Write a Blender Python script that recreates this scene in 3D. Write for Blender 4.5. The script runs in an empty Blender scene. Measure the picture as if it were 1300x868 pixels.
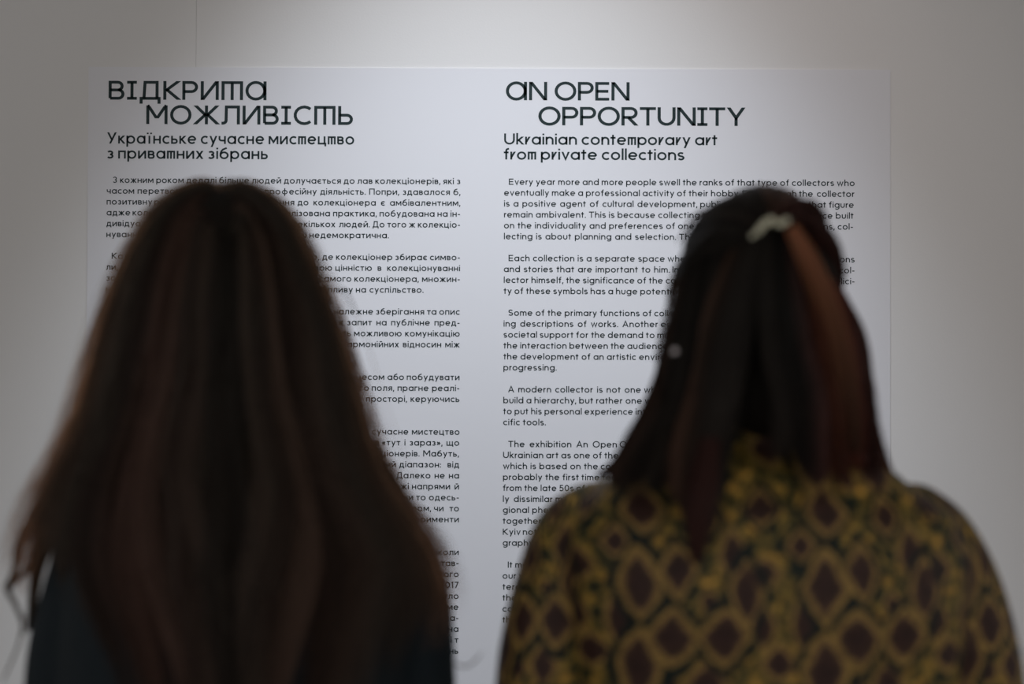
import bpy, math, random
import numpy as np
from mathutils import Vector, Matrix

# ------------------------------------------------------------------ camera, world, lights, exposure
S = bpy.context.scene
COL = S.collection
W, H = 1300, 868
FX = 1806.0
WALL_Y = 2.60
CAM = Vector((0.0, 0.0, 1.50))
PITCH, ROLL = math.radians(0.85), math.radians(0.22)

cam_data = bpy.data.cameras.new('camera')
cam = bpy.data.objects.new('camera', cam_data)
COL.objects.link(cam)
S.camera = cam
cam_data.sensor_width = 36.0
cam_data.lens = FX / W * 36.0
cam_data.clip_start = 0.05
cam.matrix_world = (Matrix.Translation(CAM) @ Matrix.Rotation(math.radians(90) + PITCH, 4, 'X')
                    @ Matrix.Rotation(ROLL, 4, 'Z'))
cam_data.dof.use_dof = True
cam_data.dof.focus_distance = WALL_Y
cam_data.dof.aperture_fstop = 2.05
RM = cam.matrix_world.to_3x3()

world = bpy.data.worlds.new('world')
S.world = world
world.use_nodes = True
world.node_tree.nodes['Background'].inputs[0].default_value = (1.0, 0.98, 0.955, 1)
world.node_tree.nodes['Background'].inputs[1].default_value = 0.86

S.view_settings.view_transform = 'Standard'
S.view_settings.look = 'None'
S.view_settings.gamma = 1.0
S.view_settings.exposure = 0.0
S.view_settings.use_curve_mapping = False
S.cycles.max_bounces = 6


def spot(name, loc, target, power, color, size=60, blend=1.0, radius=0.08):
    d = bpy.data.lights.new(name, 'SPOT')
    d.energy, d.color, d.spot_size, d.spot_blend, d.shadow_soft_size = power, color, math.radians(size), blend, radius
    o = bpy.data.objects.new(name, d)
    COL.objects.link(o)
    o.location = loc
    o.rotation_euler = (Vector(target) - Vector(loc)).to_track_quat('-Z', 'Y').to_euler()
    o['kind'] = 'helper'
    return o


spot('wall_spot_warm', (0.16, 1.50, 3.5), (0.16, WALL_Y, 1.50), 38, (1.0, 0.91, 0.90), 58)
spot('wall_spot_cool', (-0.03, 1.50, 3.5), (-0.03, WALL_Y, 0.52), 218, (0.78, 0.89, 1.0), 52)
spot('room_spot', (0.9, -0.6, 3.4), (0.15, 1.5, 1.3), 9, (1.0, 0.93, 0.85), 50, 1.0, 0.3)


def ray(px, py):
    v = RM @ Vector(((px - W / 2) / FX, -(py - H / 2) / FX, -1.0))
    return v


def at(px, py, Y):
    """the point of the vertical plane y = Y that the pixel looks at"""
    d = ray(px, py)
    return CAM + d * (Y / d.y)


# ------------------------------------------------------------------ helpers
def mat(name, color, rough=0.6, spec=0.3, **kw):
    m = bpy.data.materials.new(name)
    m.use_nodes = True
    b = m.node_tree.nodes['Principled BSDF']
    b.inputs['Base Color'].default_value = (*color, 1)
    b.inputs['Roughness'].default_value = rough
    b.inputs['Specular IOR Level'].default_value = spec
    for k, v in kw.items():
        b.inputs[k].default_value = v
    return m


def noise_bump(m, scale, strength, dist=0.002, detail=3, coord='Object', stretch=None):
    nt = m.node_tree
    b = nt.nodes['Principled BSDF']
    tc = nt.nodes.new('ShaderNodeTexCoord')
    n = nt.nodes.new('ShaderNodeTexNoise')
    n.inputs['Scale'].default_value = scale
    n.inputs['Detail'].default_value = detail
    bp = nt.nodes.new('ShaderNodeBump')
    bp.inputs['Strength'].default_value = strength
    bp.inputs['Distance'].default_value = dist
    src = tc.outputs[coord]
    if stretch:
        mp = nt.nodes.new('ShaderNodeMapping')
        mp.inputs['Scale'].default_value = stretch
        nt.links.new(src, mp.inputs[0])
        src = mp.outputs[0]
    nt.links.new(src, n.inputs['Vector'])
    nt.links.new(n.outputs[0], bp.inputs['Height'])
    nt.links.new(bp.outputs[0], b.inputs['Normal'])


def mottle(m, scale, c1, c2, detail=4):
    nt = m.node_tree
    b = nt.nodes['Principled BSDF']
    tc = nt.nodes.new('ShaderNodeTexCoord')
    n = nt.nodes.new('ShaderNodeTexNoise')
    n.inputs['Scale'].default_value = scale
    n.inputs['Detail'].default_value = detail
    mx = nt.nodes.new('ShaderNodeMix')
    mx.data_type = 'RGBA'
    mx.inputs[6].default_value = (*c1, 1)
    mx.inputs[7].default_value = (*c2, 1)
    nt.links.new(tc.outputs['Object'], n.inputs['Vector'])
    nt.links.new(n.outputs[0], mx.inputs[0])
    nt.links.new(mx.outputs[2], b.inputs['Base Color'])


def mesh_obj(name, verts, faces, m=None, parent=None, smooth=True, loc=None):
    me = bpy.data.meshes.new(name)
    me.from_pydata([tuple(v) for v in verts], [], faces)
    me.validate()
    if smooth:
        me.polygons.foreach_set('use_smooth', [True] * len(me.polygons))
    if m:
        me.materials.append(m)
    me.update()
    o = bpy.data.objects.new(name, me)
    COL.objects.link(o)
    if parent:
        o.parent = parent
    if loc is not None:
        o.location = loc
    return o


def box(name, lo, hi, m, parent=None):
    x0, y0, z0 = lo
    x1, y1, z1 = hi
    v = [(x0, y0, z0), (x1, y0, z0), (x1, y1, z0), (x0, y1, z0), (x0, y0, z1), (x1, y0, z1), (x1, y1, z1), (x0, y1, z1)]
    f = [(0, 3, 2, 1), (4, 5, 6, 7), (0, 1, 5, 4), (1, 2, 6, 5), (2, 3, 7, 6), (3, 0, 4, 7)]
    return mesh_obj(name, v, f, m, parent, smooth=False)


class MB:
    """collects shapes for one mesh"""
    def __init__(self):
        self.v, self.f = [], []

    def add(self, v, f):
        b = len(self.v)
        self.v += [tuple(p) for p in v]
        self.f += [tuple(i + b for i in q) for q in f]

    def rings(self, rings, cap=True):
        n = len(rings[0])
        v = [p for r in rings for p in r]
        f = []
        for i in range(len(rings) - 1):
            for j in range(n):
                k = (j + 1) % n
                f.append((i * n + j, i * n + k, (i + 1) * n + k, (i + 1) * n + j))
        if cap:
            f.append(tuple(reversed(range(n))))
            f.append(tuple((len(rings) - 1) * n + j for j in range(n)))
        self.add(v, f)

    def loft(self, rows, n=28, p=2.3):
        """rows: (z, cx, cy, half width left, half width right, half depth back, half depth front)"""
        rg = []
        for z, cx, cy, wl, wr, db, df in rows:
            r = []
            for j in range(n):
                a = 2 * math.pi * j / n
                c, s = math.cos(a), math.sin(a)
                ux = math.copysign(abs(c) ** (2 / p), c)
                uy = math.copysign(abs(s) ** (2 / p), s)
                r.append((cx + ux * (wr if ux > 0 else wl), cy + uy * (df if uy > 0 else db), z))
            rg.append(r)
        self.rings(rg)

    def tube(self, pts, rad, n=14, sub=4):
        pts = [Vector(p) for p in pts]
        rr = [(r, r) if not isinstance(r, tuple) else r for r in rad]
        P, R = [], []
        m = len(pts)
        for i in range(m - 1):
            p0, p1, p2, p3 = pts[max(i - 1, 0)], pts[i], pts[i + 1], pts[min(i + 2, m - 1)]
            for k in range(sub):
                t = k / sub
                P.append(0.5 * ((2 * p1) + (p2 - p0) * t + (2 * p0 - 5 * p1 + 4 * p2 - p3) * t * t + (3 * p1 - p0 - 3 * p2 + p3) * t ** 3))
                R.append((rr[i][0] * (1 - t) + rr[i + 1][0] * t, rr[i][1] * (1 - t) + rr[i + 1][1] * t))
        P.append(pts[-1])
        R.append(rr[-1])
        up = Vector((0.0, 1.0, 0.02))
        rg = []
        for i, p in enumerate(P):
            t = (P[min(i + 1, len(P) - 1)] - P[max(i - 1, 0)]).normalized()
            a = up.cross(t)
            if a.length < 0.2:
                a = Vector((1, 0, 0)).cross(t)
            a.normalize()
            b = t.cross(a)
            rg.append([p + a * (R[i][0] * math.cos(q)) + b * (R[i][1] * math.sin(q))
                       for q in [2 * math.pi * j / n for j in range(n)]])
        # rounded ends
        c0, c1 = P[0], P[-1]
        d0 = (P[1] - P[0]).normalized() * min(R[0]) * 0.5
        d1 = (P[-1] - P[-2]).normalized() * min(R[-1]) * 0.5
        rg.insert(0, [c0 - d0 + (v - c0) * 0.6 for v in rg[0]])
        rg.append([c1 + d1 + (v - c1) * 0.6 for v in rg[-1]])
        self.rings(rg)

    def ball(self, c, r, nu=16, nv=10, rot=None):
        if not isinstance(r, tuple):
            r = (r, r, r)
        v, f = [], []
        for i in range(nv + 1):
            th = math.pi * i / nv
            for j in range(nu):
                ph = 2 * math.pi * j / nu
                q = Vector((r[0] * math.sin(th) * math.cos(ph), r[1] * math.sin(th) * math.sin(ph), r[2] * math.cos(th)))
                if rot:
                    q = rot @ q
                v.append(q + Vector(c))
        for i in range(nv):
            for j in range(nu):
                k = (j + 1) % nu
                if i == 0:
                    f.append((j, (i + 1) * nu + j, (i + 1) * nu + k))
                elif i == nv - 1:
                    f.append((i * nu + j, (i + 1) * nu + j, i * nu + k))
                else:
                    f.append((i * nu + j, (i + 1) * nu + j, (i + 1) * nu + k, i * nu + k))
        self.add(v, f)

    def build(self, name, m, parent=None, smooth=True, loc=None):
        return mesh_obj(name, self.v, self.f, m, parent, smooth, loc)

    def fused(self, name, m, voxel, parent=None, smooth_n=4, loc=None):
        """every shape fused into one continuous skin"""
        o = mesh_obj(name, self.v, self.f, None, None)
        r = o.modifiers.new('r', 'REMESH')
        r.mode = 'VOXEL'
        r.voxel_size = voxel
        r.use_smooth_shade = True
        s = o.modifiers.new('s', 'SMOOTH')
        s.factor = 0.5
        s.iterations = smooth_n
        dg = bpy.context.evaluated_depsgraph_get()
        me = bpy.data.meshes.new_from_object(o.evaluated_get(dg))
        o.modifiers.clear()
        o.data = me
        me.name = name
        me.materials.clear()
        me.materials.append(m)
        me.polygons.foreach_set('use_smooth', [True] * len(me.polygons))
        if parent:
            o.parent = parent
        if loc is not None:
            o.location = loc
        return o


def tag(o, label=None, cat=None, group=None, kind=None):
    for k, v in (('label', label), ('category', cat), ('group', group), ('kind', kind)):
        if v:
            o[k] = v
    return o


# ------------------------------------------------------------------ the room
M_wall = mat('wall_paint', (0.70, 0.685, 0.655), 0.85, 0.2)
mottle(M_wall, 2.2, (0.69, 0.665, 0.65), (0.72, 0.695, 0.685))
noise_bump(M_wall, 260, 0.25, 0.0006)
M_floor = mat('floor_concrete', (0.20, 0.195, 0.19), 0.5)
mottle(M_floor, 3.0, (0.17, 0.165, 0.16), (0.24, 0.235, 0.23))
M_ceil = mat('ceiling_paint', (0.30, 0.30, 0.30), 0.9)
M_sheet = mat('sheet_film', (0.705, 0.69, 0.715), 0.65, 0.3)
noise_bump(M_sheet, 180, 0.15, 0.0004)
M_ink = mat('ink', (0.009, 0.022, 0.024), 0.55, 0.3)

floor = box('floor', (-9, -5, -0.1), (9, WALL_Y + 0.15, 0), M_floor)
tag(floor, kind='structure')
ceiling = box('ceiling', (-9, -5, 3.6), (9, WALL_Y + 0.15, 3.7), M_ceil)
tag(ceiling, kind='structure')
# the wall is boarded: two boards meet at the fine upright joint over the Ukrainian title
jx = at(249, 40, WALL_Y).x
wall = box('wall_back', (-9, WALL_Y + 0.012, 0), (9, WALL_Y + 0.15, 3.6), M_wall)
tag(wall, kind='structure')
box('panel', (-9, WALL_Y, 0), (jx, WALL_Y + 0.012, 3.6), M_wall, wall)
box('panel', (jx + 0.0004, WALL_Y, 0), (9, WALL_Y + 0.012, 3.6), M_wall, wall)
box('baseboard_back', (-9, WALL_Y - 0.012, 0), (9, WALL_Y, 0.08), M_wall)['kind'] = 'structure'

# ------------------------------------------------------------------ stroke lettering
SW = 107.0        # stroke width in font units (capital height 700, x-height 500)
h = SW / 2


def A(cx, cy, rx, ry, a0, a1, n=None):
    n = n or max(4, int(abs(a1 - a0) / 20))
    return [(cx + rx * math.cos(math.radians(a0 + (a1 - a0) * i / n)),
             cy + ry * math.sin(math.radians(a0 + (a1 - a0) * i / n))) for i in range(n + 1)]


def O_(cx, cy, rx, ry):
    return A(cx, cy, rx, ry, 0, 360, 24)[:-1] + ['closed']


r_ = 208
GL = {}


def G(ch, width, *strokes):
    GL[ch] = (width, strokes)


def scale_up(ch_from, ch_to, fy=1.4, fx=1.3):
    """a capital drawn like its small letter"""
    w, st = GL[ch_from]
    H0, H1 = 500, 700

    def mp(p):
        x, y = p
        yy = h + (y - h) * (H1 - 2 * h) / (H0 - 2 * h) if h <= y <= H0 - h else (y if y < h else y + H1 - H0)
        xx = h + (x - h) * fx
        return (xx, yy)
    GL[ch_to] = (w + (w - 2 * h) * (fx - 1), [[p if p == 'closed' else mp(p) for p in s] for s in st])


c = h + r_
G('o', 2 * c, O_(c, 250, r_, r_))
G('a', 2 * c, O_(c, 250, r_, r_), [(c + r_, 500), (c + r_, 0)])
G('b', 2 * c, O_(c, 250, r_, r_), [(h, 730), (h, 0)])
G('d', 2 * c, O_(c, 250, r_, r_), [(c + r_, 730), (c + r_, 0)])
G('p', 2 * c, O_(c, 250, r_, r_), [(h, 500), (h, -190)])
G('q', 2 * c, O_(c, 250, r_, r_), [(c + r_, 500), (c + r_, -190)])
G('g', 2 * c, O_(c, 250, r_, r_), [(c + r_, 500), (c + r_, 0)] + A(c, 0, r_, 160, 0, -145)[1:])
G('c', 430, A(c, 250, r_, r_, 48, 312))
G('e', 2 * c, A(c, 250, r_, r_, 0, 318) , [(h, 250), (c + r_, 250)])
G('f', 300, A(270, 560, 130, 120, 80, 180) + [(140, 0)], [(0, 450), (270, 450)])
G('h', 450, [(h, 730), (h, 0)], [(h, 250)] + A(225, 280, 175, 178, 180, 0) + [(400, 0)])
G('i', 100, [(h, 500), (h, 0)], [(h, 700), (h, 600)])
G('j', 160, [(110, 500), (110, -60)] + A(0, -60, 110, 90, 0, -80), [(110, 700), (110, 600)])
G('k', 420, [(h, 730), (h, 0)], [(360, 500), (85, 235)], [(140, 290), (385, 0)])
G('l', 100, [(h, 730), (h, 0)])
G('m', 680, [(h, 500), (h, 0)], [(h, 250)] + A(195, 300, 145, 158, 180, 0) + [(340, 0)], [(340, 250)] + A(485, 300, 145, 158, 180, 0) + [(630, 0)])
G('n', 450, [(h, 500), (h, 0)], [(h, 250)] + A(225, 280, 175, 178, 180, 0) + [(400, 0)])
G('r', 270, [(h, 500), (h, 0)], [(h, 240)] + A(235, 270, 185, 185, 180, 88))
G('s', 380, A(190, 350, 138, 108, 35, 180) + A(190, 358, 138, 108, 180, 235)[1:] + A(190, 142, 145, 108, 55, 0)[0:] + A(190, 150, 145, 108, 0, -150)[1:])
G('t', 300, [(140, 640), (140, 0)], [(0, 450), (290, 450)])
G('u', 450, [(h, 500), (h, 220)] + A(225, 220, 175, 178, 180, 360)[1:] + [(400, 500)])
G('v', 460, [(55, 500), (230, 30), (405, 500)])
G('w', 680, [(50, 500), (195, 30), (340, 480), (485, 30), (630, 500)])
G('x', 440, [(60, 500), (380, 0)], [(380, 500), (60, 0)])
G('y', 450, [(55, 500), (235, 40)], [(405, 500), (130, -190)])
G('z', 400, [(20, 450), (350, 450), (50, 50), (380, 50)])
# capitals
G('A', 640, [(55, 0), (320, 680), (585, 0)], [(140, 220), (500, 220)])
G('E', 500, [(480, 650), (h, 650), (h, 50), (480, 50)], [(h, 350), (450, 350)])
G('I', 100, [(h, 700), (h, 0)])
G('K', 560, [(h, 700), (h, 0)], [(490, 700), (85, 330)], [(140, 380), (520, 0)])
G('M', 740, [(h, 0), (h, 700)], [(70, 690), (370, 240), (670, 690)], [(690, 700), (690, 0)])
G('N', 620, [(h, 0), (h, 700)], [(h + 5, 700), (565, 0)], [(570, 700), (570, 0)])
G('O', 740, O_(370, 350, 320, 312))
G('P', 540, [(h, 0), (h, 650), (320, 650)] + A(320, 480, 170, 170, 90, -90)[1:] + [(h, 310)])
G('R', 560, [(h, 0), (h, 650), (320, 650)] + A(320, 480, 170, 170, 90, -90)[1:] + [(h, 310)], [(230, 310), (500, 0)])
G('S', 500, A(250, 490, 185, 160, 30, 180) + A(250, 500, 185, 150, 180, 240)[1:] + A(250, 200, 195, 150, 60, 0) + A(250, 210, 195, 160, 0, -155)[1:])
G('T', 540, [(270, 650), (270, 0)], [(0, 650), (540, 650)])
G('U', 600, [(h, 700), (h, 300)] + A(300, 300, 250, 250, 180, 360)[1:] + [(550, 700)])
G('Y', 620, [(60, 700), (310, 300), (560, 700)], [(310, 320), (310, 0)])
# figures and points
G('0', 500, O_(250, 350, 200, 305))
G('1', 260, [(60, 560), (190, 660), (190, 0)])
G('2', 470, A(235, 480, 175, 170, 160, -30) + [(60, 50), (440, 50)])
G('5', 470, [(410, 650), (120, 650), (90, 370)] + A(225, 230, 195, 182, 115, -150))
G('7', 450, [(20, 650), (400, 650), (140, 0)])
G('9', 480, O_(240, 480, 180, 172), [(400, 400), (190, 0)])
G('.', 100, [(h, 105), (h, 0)])
G(',', 110, [(75, 105), (25, -110)])
G(':', 100, [(h, 105), (h, 0)], [(h, 430), (h, 325)])
G('-', 270, [(20, 260), (250, 260)])
G('–', 460, [(20, 260), (440, 260)])
G('«', 400, [(190, 430), (60, 260), (190, 90)], [(350, 430), (220, 260), (350, 90)])
G('»', 400, [(50, 430), (180, 260), (50, 90)], [(210, 430), (340, 260), (210, 90)])
# Cyrillic small letters
for a_, b_ in zip('аеосрху', 'aeocpxy'):
    GL[a_] = GL[b_]
G('б', 2 * c, O_(c, 230, r_, 188), A(c + 40, 250, r_ + 40, 380, 180, 115) + [(c + 150, 690)])
G('в', 400, [(h, 50), (h, 450), (230, 450)] + A(230, 355, 100, 95, 90, -90)[1:] + [(h, 260)], [(230, 260)] + A(245, 155, 105, 105, 90, -90) + [(h, 50)])
G('г', 320, [(h, 0), (h, 450), (320, 450)])
G('д', 520, [(h, -120), (h, 50), (470, 50), (470, -120)], [(105, 50), (150, 450), (400, 450), (400, 50)])
G('ж', 640, [(320, 500), (320, 0)], [(60, 500), (290, 250)], [(290, 270), (45, 0)], [(580, 500), (350, 250)], [(350, 270), (595, 0)])
G('з', 390, A(185, 355, 130, 95, 150, -90), A(185, 155, 145, 105, 90, -150))
G('и', 470, [(h, 500), (h, 0)], [(h + 5, 20), (410, 480)], [(420, 500), (420, 0)])
G('й', 470, [(h, 500), (h, 0)], [(h + 5, 20), (410, 480)], [(420, 500), (420, 0)], A(235, 700, 95, 85, 195, 345))
G('і', 100, [(h, 500), (h, 0)], [(h, 700), (h, 600)])
G('ї', 280, [(140, 500), (140, 0)], [(40, 690), (40, 600)], [(240, 690), (240, 600)])
G('к', 400, [(h, 500), (h, 0)], [(345, 500), (85, 235)], [(130, 290), (370, 0)])
G('л', 460, [(0, 50), (40, 50)] + A(40, 130, 90, 80, -90, 0)[1:] + [(140, 450), (410, 450), (410, 0)])
G('м', 580, [(h, 0), (h, 500)], [(65, 490), (290, 130), (515, 490)], [(530, 500), (530, 0)])
G('н', 450, [(h, 500), (h, 0)], [(400, 500), (400, 0)], [(h, 255), (400, 255)])
G('п', 440, [(h, 0), (h, 450), (390, 450), (390, 0)])
G('т', 400, [(200, 450), (200, 0)], [(0, 450), (400, 450)])
G('ф', 720, O_(360, 250, 0.1 + r_ + 40, r_ - 10), [(360, 700), (360, -190)])
G('ц', 500, [(h, 500), (h, 50), (450, 50), (450, -120)], [(400, 500), (400, 50)])
G('ч', 430, [(h, 500), (h, 330)] + A(190, 330, 140, 115, 180, 270)[1:] + [(380, 215)], [(380, 500), (380, 0)])
G('ш', 660, [(h, 500), (h, 50), (610, 50), (610, 500)], [(330, 500), (330, 50)])
G('щ', 710, [(h, 500), (h, 50), (660, 50), (660, -120)], [(330, 500), (330, 50)], [(610, 500), (610, 50)])
G('ь', 400, [(h, 500), (h, 50), (230, 50)] + A(230, 165, 115, 115, -90, 90)[1:] + [(h, 280)])
G('ю', 700, [(h, 500), (h, 0)], [(h, 250), (240, 250)], O_(445, 250, 205, r_))
G('я', 420, [(370, 0), (370, 450), (190, 450)] + A(190, 335, 125, 115, 90, 270)[1:] + [(370, 220)], [(190, 220), (60, 0)])
G('є', 430, A(c, 250, r_, r_, 48, 312), [(h, 250), (330, 250)])
# Cyrillic capitals (body)
for a_, b_ in zip('АЕОСРІМК', 'AEOCPIMK'):
    if b_ in GL:
        GL[a_] = GL[b_]
G('С', 620, A(370, 350, 320, 312, 48, 312))
G('З', 480, A(225, 495, 160, 155, 155, -90), A(225, 195, 175, 148, 90, -155))
G('П', 580, [(h, 0), (h, 650), (530, 650), (530, 0)])
G('Д', 640, [(h, -130), (h, 50), (590, 50), (590, -130)], [(130, 50), (180, 650), (500, 650), (500, 50)])
G('В', 540, [(h, 50), (h, 650), (320, 650)] + A(320, 505, 145, 145, 90, -90)[1:] + [(h, 360)], [(320, 360)] + A(340, 205, 155, 155, 90, -90) + [(h, 50)])
G('У', 560, [(55, 700), (300, 190)], [(505, 700), (170, 0)])
G('О', 740, O_(370, 350, 320, 312))
# display alphabet of the two titles: private keys
G('①', 730, O_(350, 350, 305, 312), [(665, 700), (665, 0)])                                       # big single-storey a
G('②', 740, [(h, 0), (h, 650), (690, 650), (690, 0)], [(370, 650), (370, 0)])                      # three-legged te
G('③', 340, [(170, 650), (170, 50)], [(0, 650), (340, 650)], [(0, 50), (340, 50)])                 # slab I
G('④', 720, [(h, -150), (h, 50), (670, 50), (670, -150)], [(150, 50), (185, 650), (600, 650), (600, 50)])   # De
G('⑤', 620, [(h, 700), (h, 0)], [(h + 5, 0), (560, 700)], [(570, 700), (570, 0)])                  # I with rising bar
G('⑥', 740, [(h, 0), (h, 700)], [(h + 40, 650), (330, 270), (410, 270), (650, 650)], [(690, 0), (690, 700)], [(h, 670), (h + 60, 670)], [(630, 670), (690, 670)])  # Em
G('⑦', 860, [(430, 700), (430, 0)], [(50, 700), (400, 340)], [(400, 370), (30, 0)], [(810, 700), (460, 340)], [(460, 370), (830, 0)])  # Zhe
G('⑧', 640, [(0, 45), (50, 45)] + A(50, 140, 110, 95, -90, 0)[1:] + [(170, 650), (590, 650), (590, 0)])   # El
G('⑨', 540, [(h, 700), (h, 50), (310, 50)] + A(310, 205, 155, 155, -90, 90)[1:] + [(h, 360)])      # soft sign
G('⑩', 470, [(h, 0), (h, 450), (420, 450), (420, 0)], [(235, 450), (235, 0)])                      # small three-legged te / m
G('⑪', 560, [(h, 700), (h, 0)], [(530, 700), (85, 340)], [(120, 380), (545, 0)])                   # display Ka
G('⑫', 290, [(h, 500), (h, 0)], [(h, 130), (250, 500)])                                            # r with a slanting arm
G('⑬', 250, [(130, 0), (130, 640), (230, 640)], [(0, 450), (230, 450)])

CUTS = (0, 500, 700, 730, -190)


def ribbon(pts, w):
    closed = pts[-1] == 'closed'
    if closed:
        pts = pts[:-1]
    P = []
    for p in pts:
        if not P or math.hypot(p[0] - P[-1][0], p[1] - P[-1][1]) > 1e-3:
            P.append(p)
    n = len(P)
    L, R = [], []
    for i in range(n):
        if closed:
            a, b, d = P[i - 1], P[i], P[(i + 1) % n]
        else:
            a, b, d = P[max(i - 1, 0)], P[i], P[min(i + 1, n - 1)]
        if not closed and i in (0, n - 1):
            e = (d[0] - b[0], d[1] - b[1]) if i == 0 else (b[0] - a[0], b[1] - a[1])
            l = math.hypot(*e)
            e = (e[0] / l, e[1] / l)
            nn = (-e[1], e[0])
            pl = [b[0] + nn[0] * w / 2, b[1] + nn[1] * w / 2]
            pr = [b[0] - nn[0] * w / 2, b[1] - nn[1] * w / 2]
            if b[1] in CUTS and abs(e[1]) > 0.3:
                for q in (pl, pr):
                    t = (b[1] - q[1]) / e[1]
                    q[0] += e[0] * t
                    q[1] = b[1]
            L.append(tuple(pl))
            R.append(tuple(pr))
            continue
        e1 = (b[0] - a[0], b[1] - a[1])
        e2 = (d[0] - b[0], d[1] - b[1])
        l1, l2 = math.hypot(*e1), math.hypot(*e2)
        n1 = (-e1[1] / l1, e1[0] / l1)
        n2 = (-e2[1] / l2, e2[0] / l2)
        mx, my = n1[0] + n2[0], n1[1] + n2[1]
        ml = math.hypot(mx, my)
        if ml < 1e-6:
            mx, my, ml = n1[0], n1[1], 1
        mx, my = mx / ml, my / ml
        k = w / 2 / max(0.45, mx * n1[0] + my * n1[1])
        L.append((b[0] + mx * k, b[1] + my * k))
        R.append((b[0] - mx * k, b[1] - my * k))
    v = L + R
    f = []
    for i in range(n if closed else n - 1):
        j = (i + 1) % n
        f.append((n + i, n + j, j, i))
    return v, f


GCACHE = {}


def glyph(ch):
    if ch not in GCACHE:
        w, st = GL[ch]
        m = MB()
        for s in st:
            v, f = ribbon(list(s), SW)
            m.add([(x, y, 0) for x, y in v], f)
        GCACHE[ch] = (w, m.v, m.f)
    return GCACHE[ch]


def kern(a, b):
    rnd = 'oeacdqgоеасдюєOО①b р'
    k = 0
    if a in 'tfrг' or b in 't':
        k -= 15
    if a in 'vwyrTYтГУ' and b in 'oeacdqgоеасєvwy,.':
        k -= 30
    if a in 'oebpоерюб' and b in 'oecdqgоесєvwyхx':
        k -= 18
    return k


def word_w(word, sp):
    return sum(glyph(ch)[0] + sp + (kern(ch, word[i + 1]) if i + 1 < len(word) else 0) for i, ch in enumerate(word)) - sp


def put_word(mb, word, X, Z, s, sp, y, track=1.0):
    for i, ch in enumerate(word):
        w, v, f = glyph(ch)
        mb.add([(X + p[0] * s * track, y, Z + p[1] * s) for p in v], [tuple(q) for q in f])
        X += (w + sp + (kern(ch, word[i + 1]) if i + 1 < len(word) else 0)) * s * track
    return X


PXM = WALL_Y / FX               # metres on the wall per pixel
INK_Y = WALL_Y - 0.0022


# the stretches of text the two women hide are completed with everyday words
MORE_UA = 'і та до а ще або тут саме дуже також тому лише саме часто сучасне справді водночас насамперед поступово'.split()
MORE_EN = 'a so it as in of and all now but very also only such just here still often truly always modern rather public mostly further together'.split()


def fill_words(w, k, room, sp, su):
    """put everyday words in at place k until the line is full; room and widths in px"""
    pool = MORE_UA if any(ord(q) > 1000 and q not in '–«»' for q in ''.join(w)) else MORE_EN
    used = set()
    for _ in range(12):
        tot = sum(word_w(q, sp) * su for q in w)
        n = len(w) + 1
        best = None
        for q in pool:
            if q in used or q in w:
                continue
            g = (room - tot - word_w(q, sp) * su) / n / su
            if g > 235 and (best is None or g < best[0]):
                best = (g, q)
        cur = (room - tot) / max(n - 1, 1) / su
        if cur < 430 or best is None:
            break
        used.add(best[1])
        w = w[:k] + [best[1]] + w[k:]
        k = min(k + 1, len(w) - 1)
    return w


def text_line(mb, text, x0, x1, zbase, cap_px, sp=62, justify=True, track=1.0, log=None, lead=None, tail=None, fill=True):
    """text between pixel columns x0 and x1 (word spaces take up the slack); lead = (words, end px), tail = (words, start px)"""
    s = cap_px * PXM / 700
    su = s * track / PXM
    if lead or tail:
        w = text.split()
        i, xe = lead or (0, None)
        j, xs = tail or (0, None)
        j = len(w) - j
        if i:
            text_line(mb, ' '.join(w[:i]), x0, xe, zbase, cap_px, sp, True, track, log, fill=False)
        if j < len(w):
            text_line(mb, ' '.join(w[j:]), xs, x1, zbase, cap_px, sp, True, track, log, fill=False)
        if w[i:j]:
            a = (xe if i else x0)
            b = (xs if j < len(w) else x1)
            e = (1 if i else 0) + (1 if j < len(w) else 0)
            mid = fill_words(w[i:j], 1, b - a - e * 300 * su, sp, su)
            ws = sum(word_w(q, sp) * su for q in mid)
            gap = (b - a - ws) / (len(mid) - 1 + e)
            text_line(mb, ' '.join(mid), a + (gap if i else 0), b - (gap if j < len(w) else 0), zbase, cap_px, sp, True, track, log, fill=False)
        return
    words = text.split()
    if fill and len(words) > 2:
        words = fill_words(words, min(5, len(words) - 2), x1 - x0, sp, su)
    Xa = (x0 - 650) * PXM
    ws = [word_w(w, sp) * s * track for w in words]
    gap = ((x1 - x0) * PXM - sum(ws)) / (len(words) - 1) if len(words) > 1 else 0
    if len(words) > 1 and gap < 320 * s:            # a tight line sets its letters a little narrower
        k = ((x1 - x0) * PXM - 320 * s * (len(words) - 1)) / sum(ws)
        track *= k
        ws = [w * k for w in ws]
        gap = 320 * s
    if log is not None:
        log.append((round(gap / s), text[:40]))
    for w, wl in zip(words, ws):
        put_word(mb, w, Xa, zbase, s, sp, INK_Y, track)
        Xa += wl + gap


def zpix(py, px=650):
    return at(px, py, WALL_Y).z


# pixel columns are measured at the top of the text; roll shifts them a little, so work on the wall itself
def colx(px, py):
    """pixel -> equivalent 'wall pixel' (650 = the camera's axis)"""
    return at(px, py, WALL_Y).x / PXM + 650


def sheet(label, x_l, x_r, y_t, y_b):
    a = at(x_l, y_t, WALL_Y)
    b = at(x_r, y_t, WALL_Y)
    zb = at(x_l, y_b, WALL_Y).z
    zt = (at(x_l, y_t, WALL_Y).z + at(x_r, y_t, WALL_Y).z) / 2
    m = MB()
    o = box('text_panel', (a.x, WALL_Y - 0.002, zb), (b.x, WALL_Y - 0.0003, zt), M_sheet)
    tag(o, label, 'wall text')
    return o


ua = en = sheet('wide white text sheet printed in Ukrainian and English, stuck on the gallery wall', 113, 1130, 87, 1010)


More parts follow.
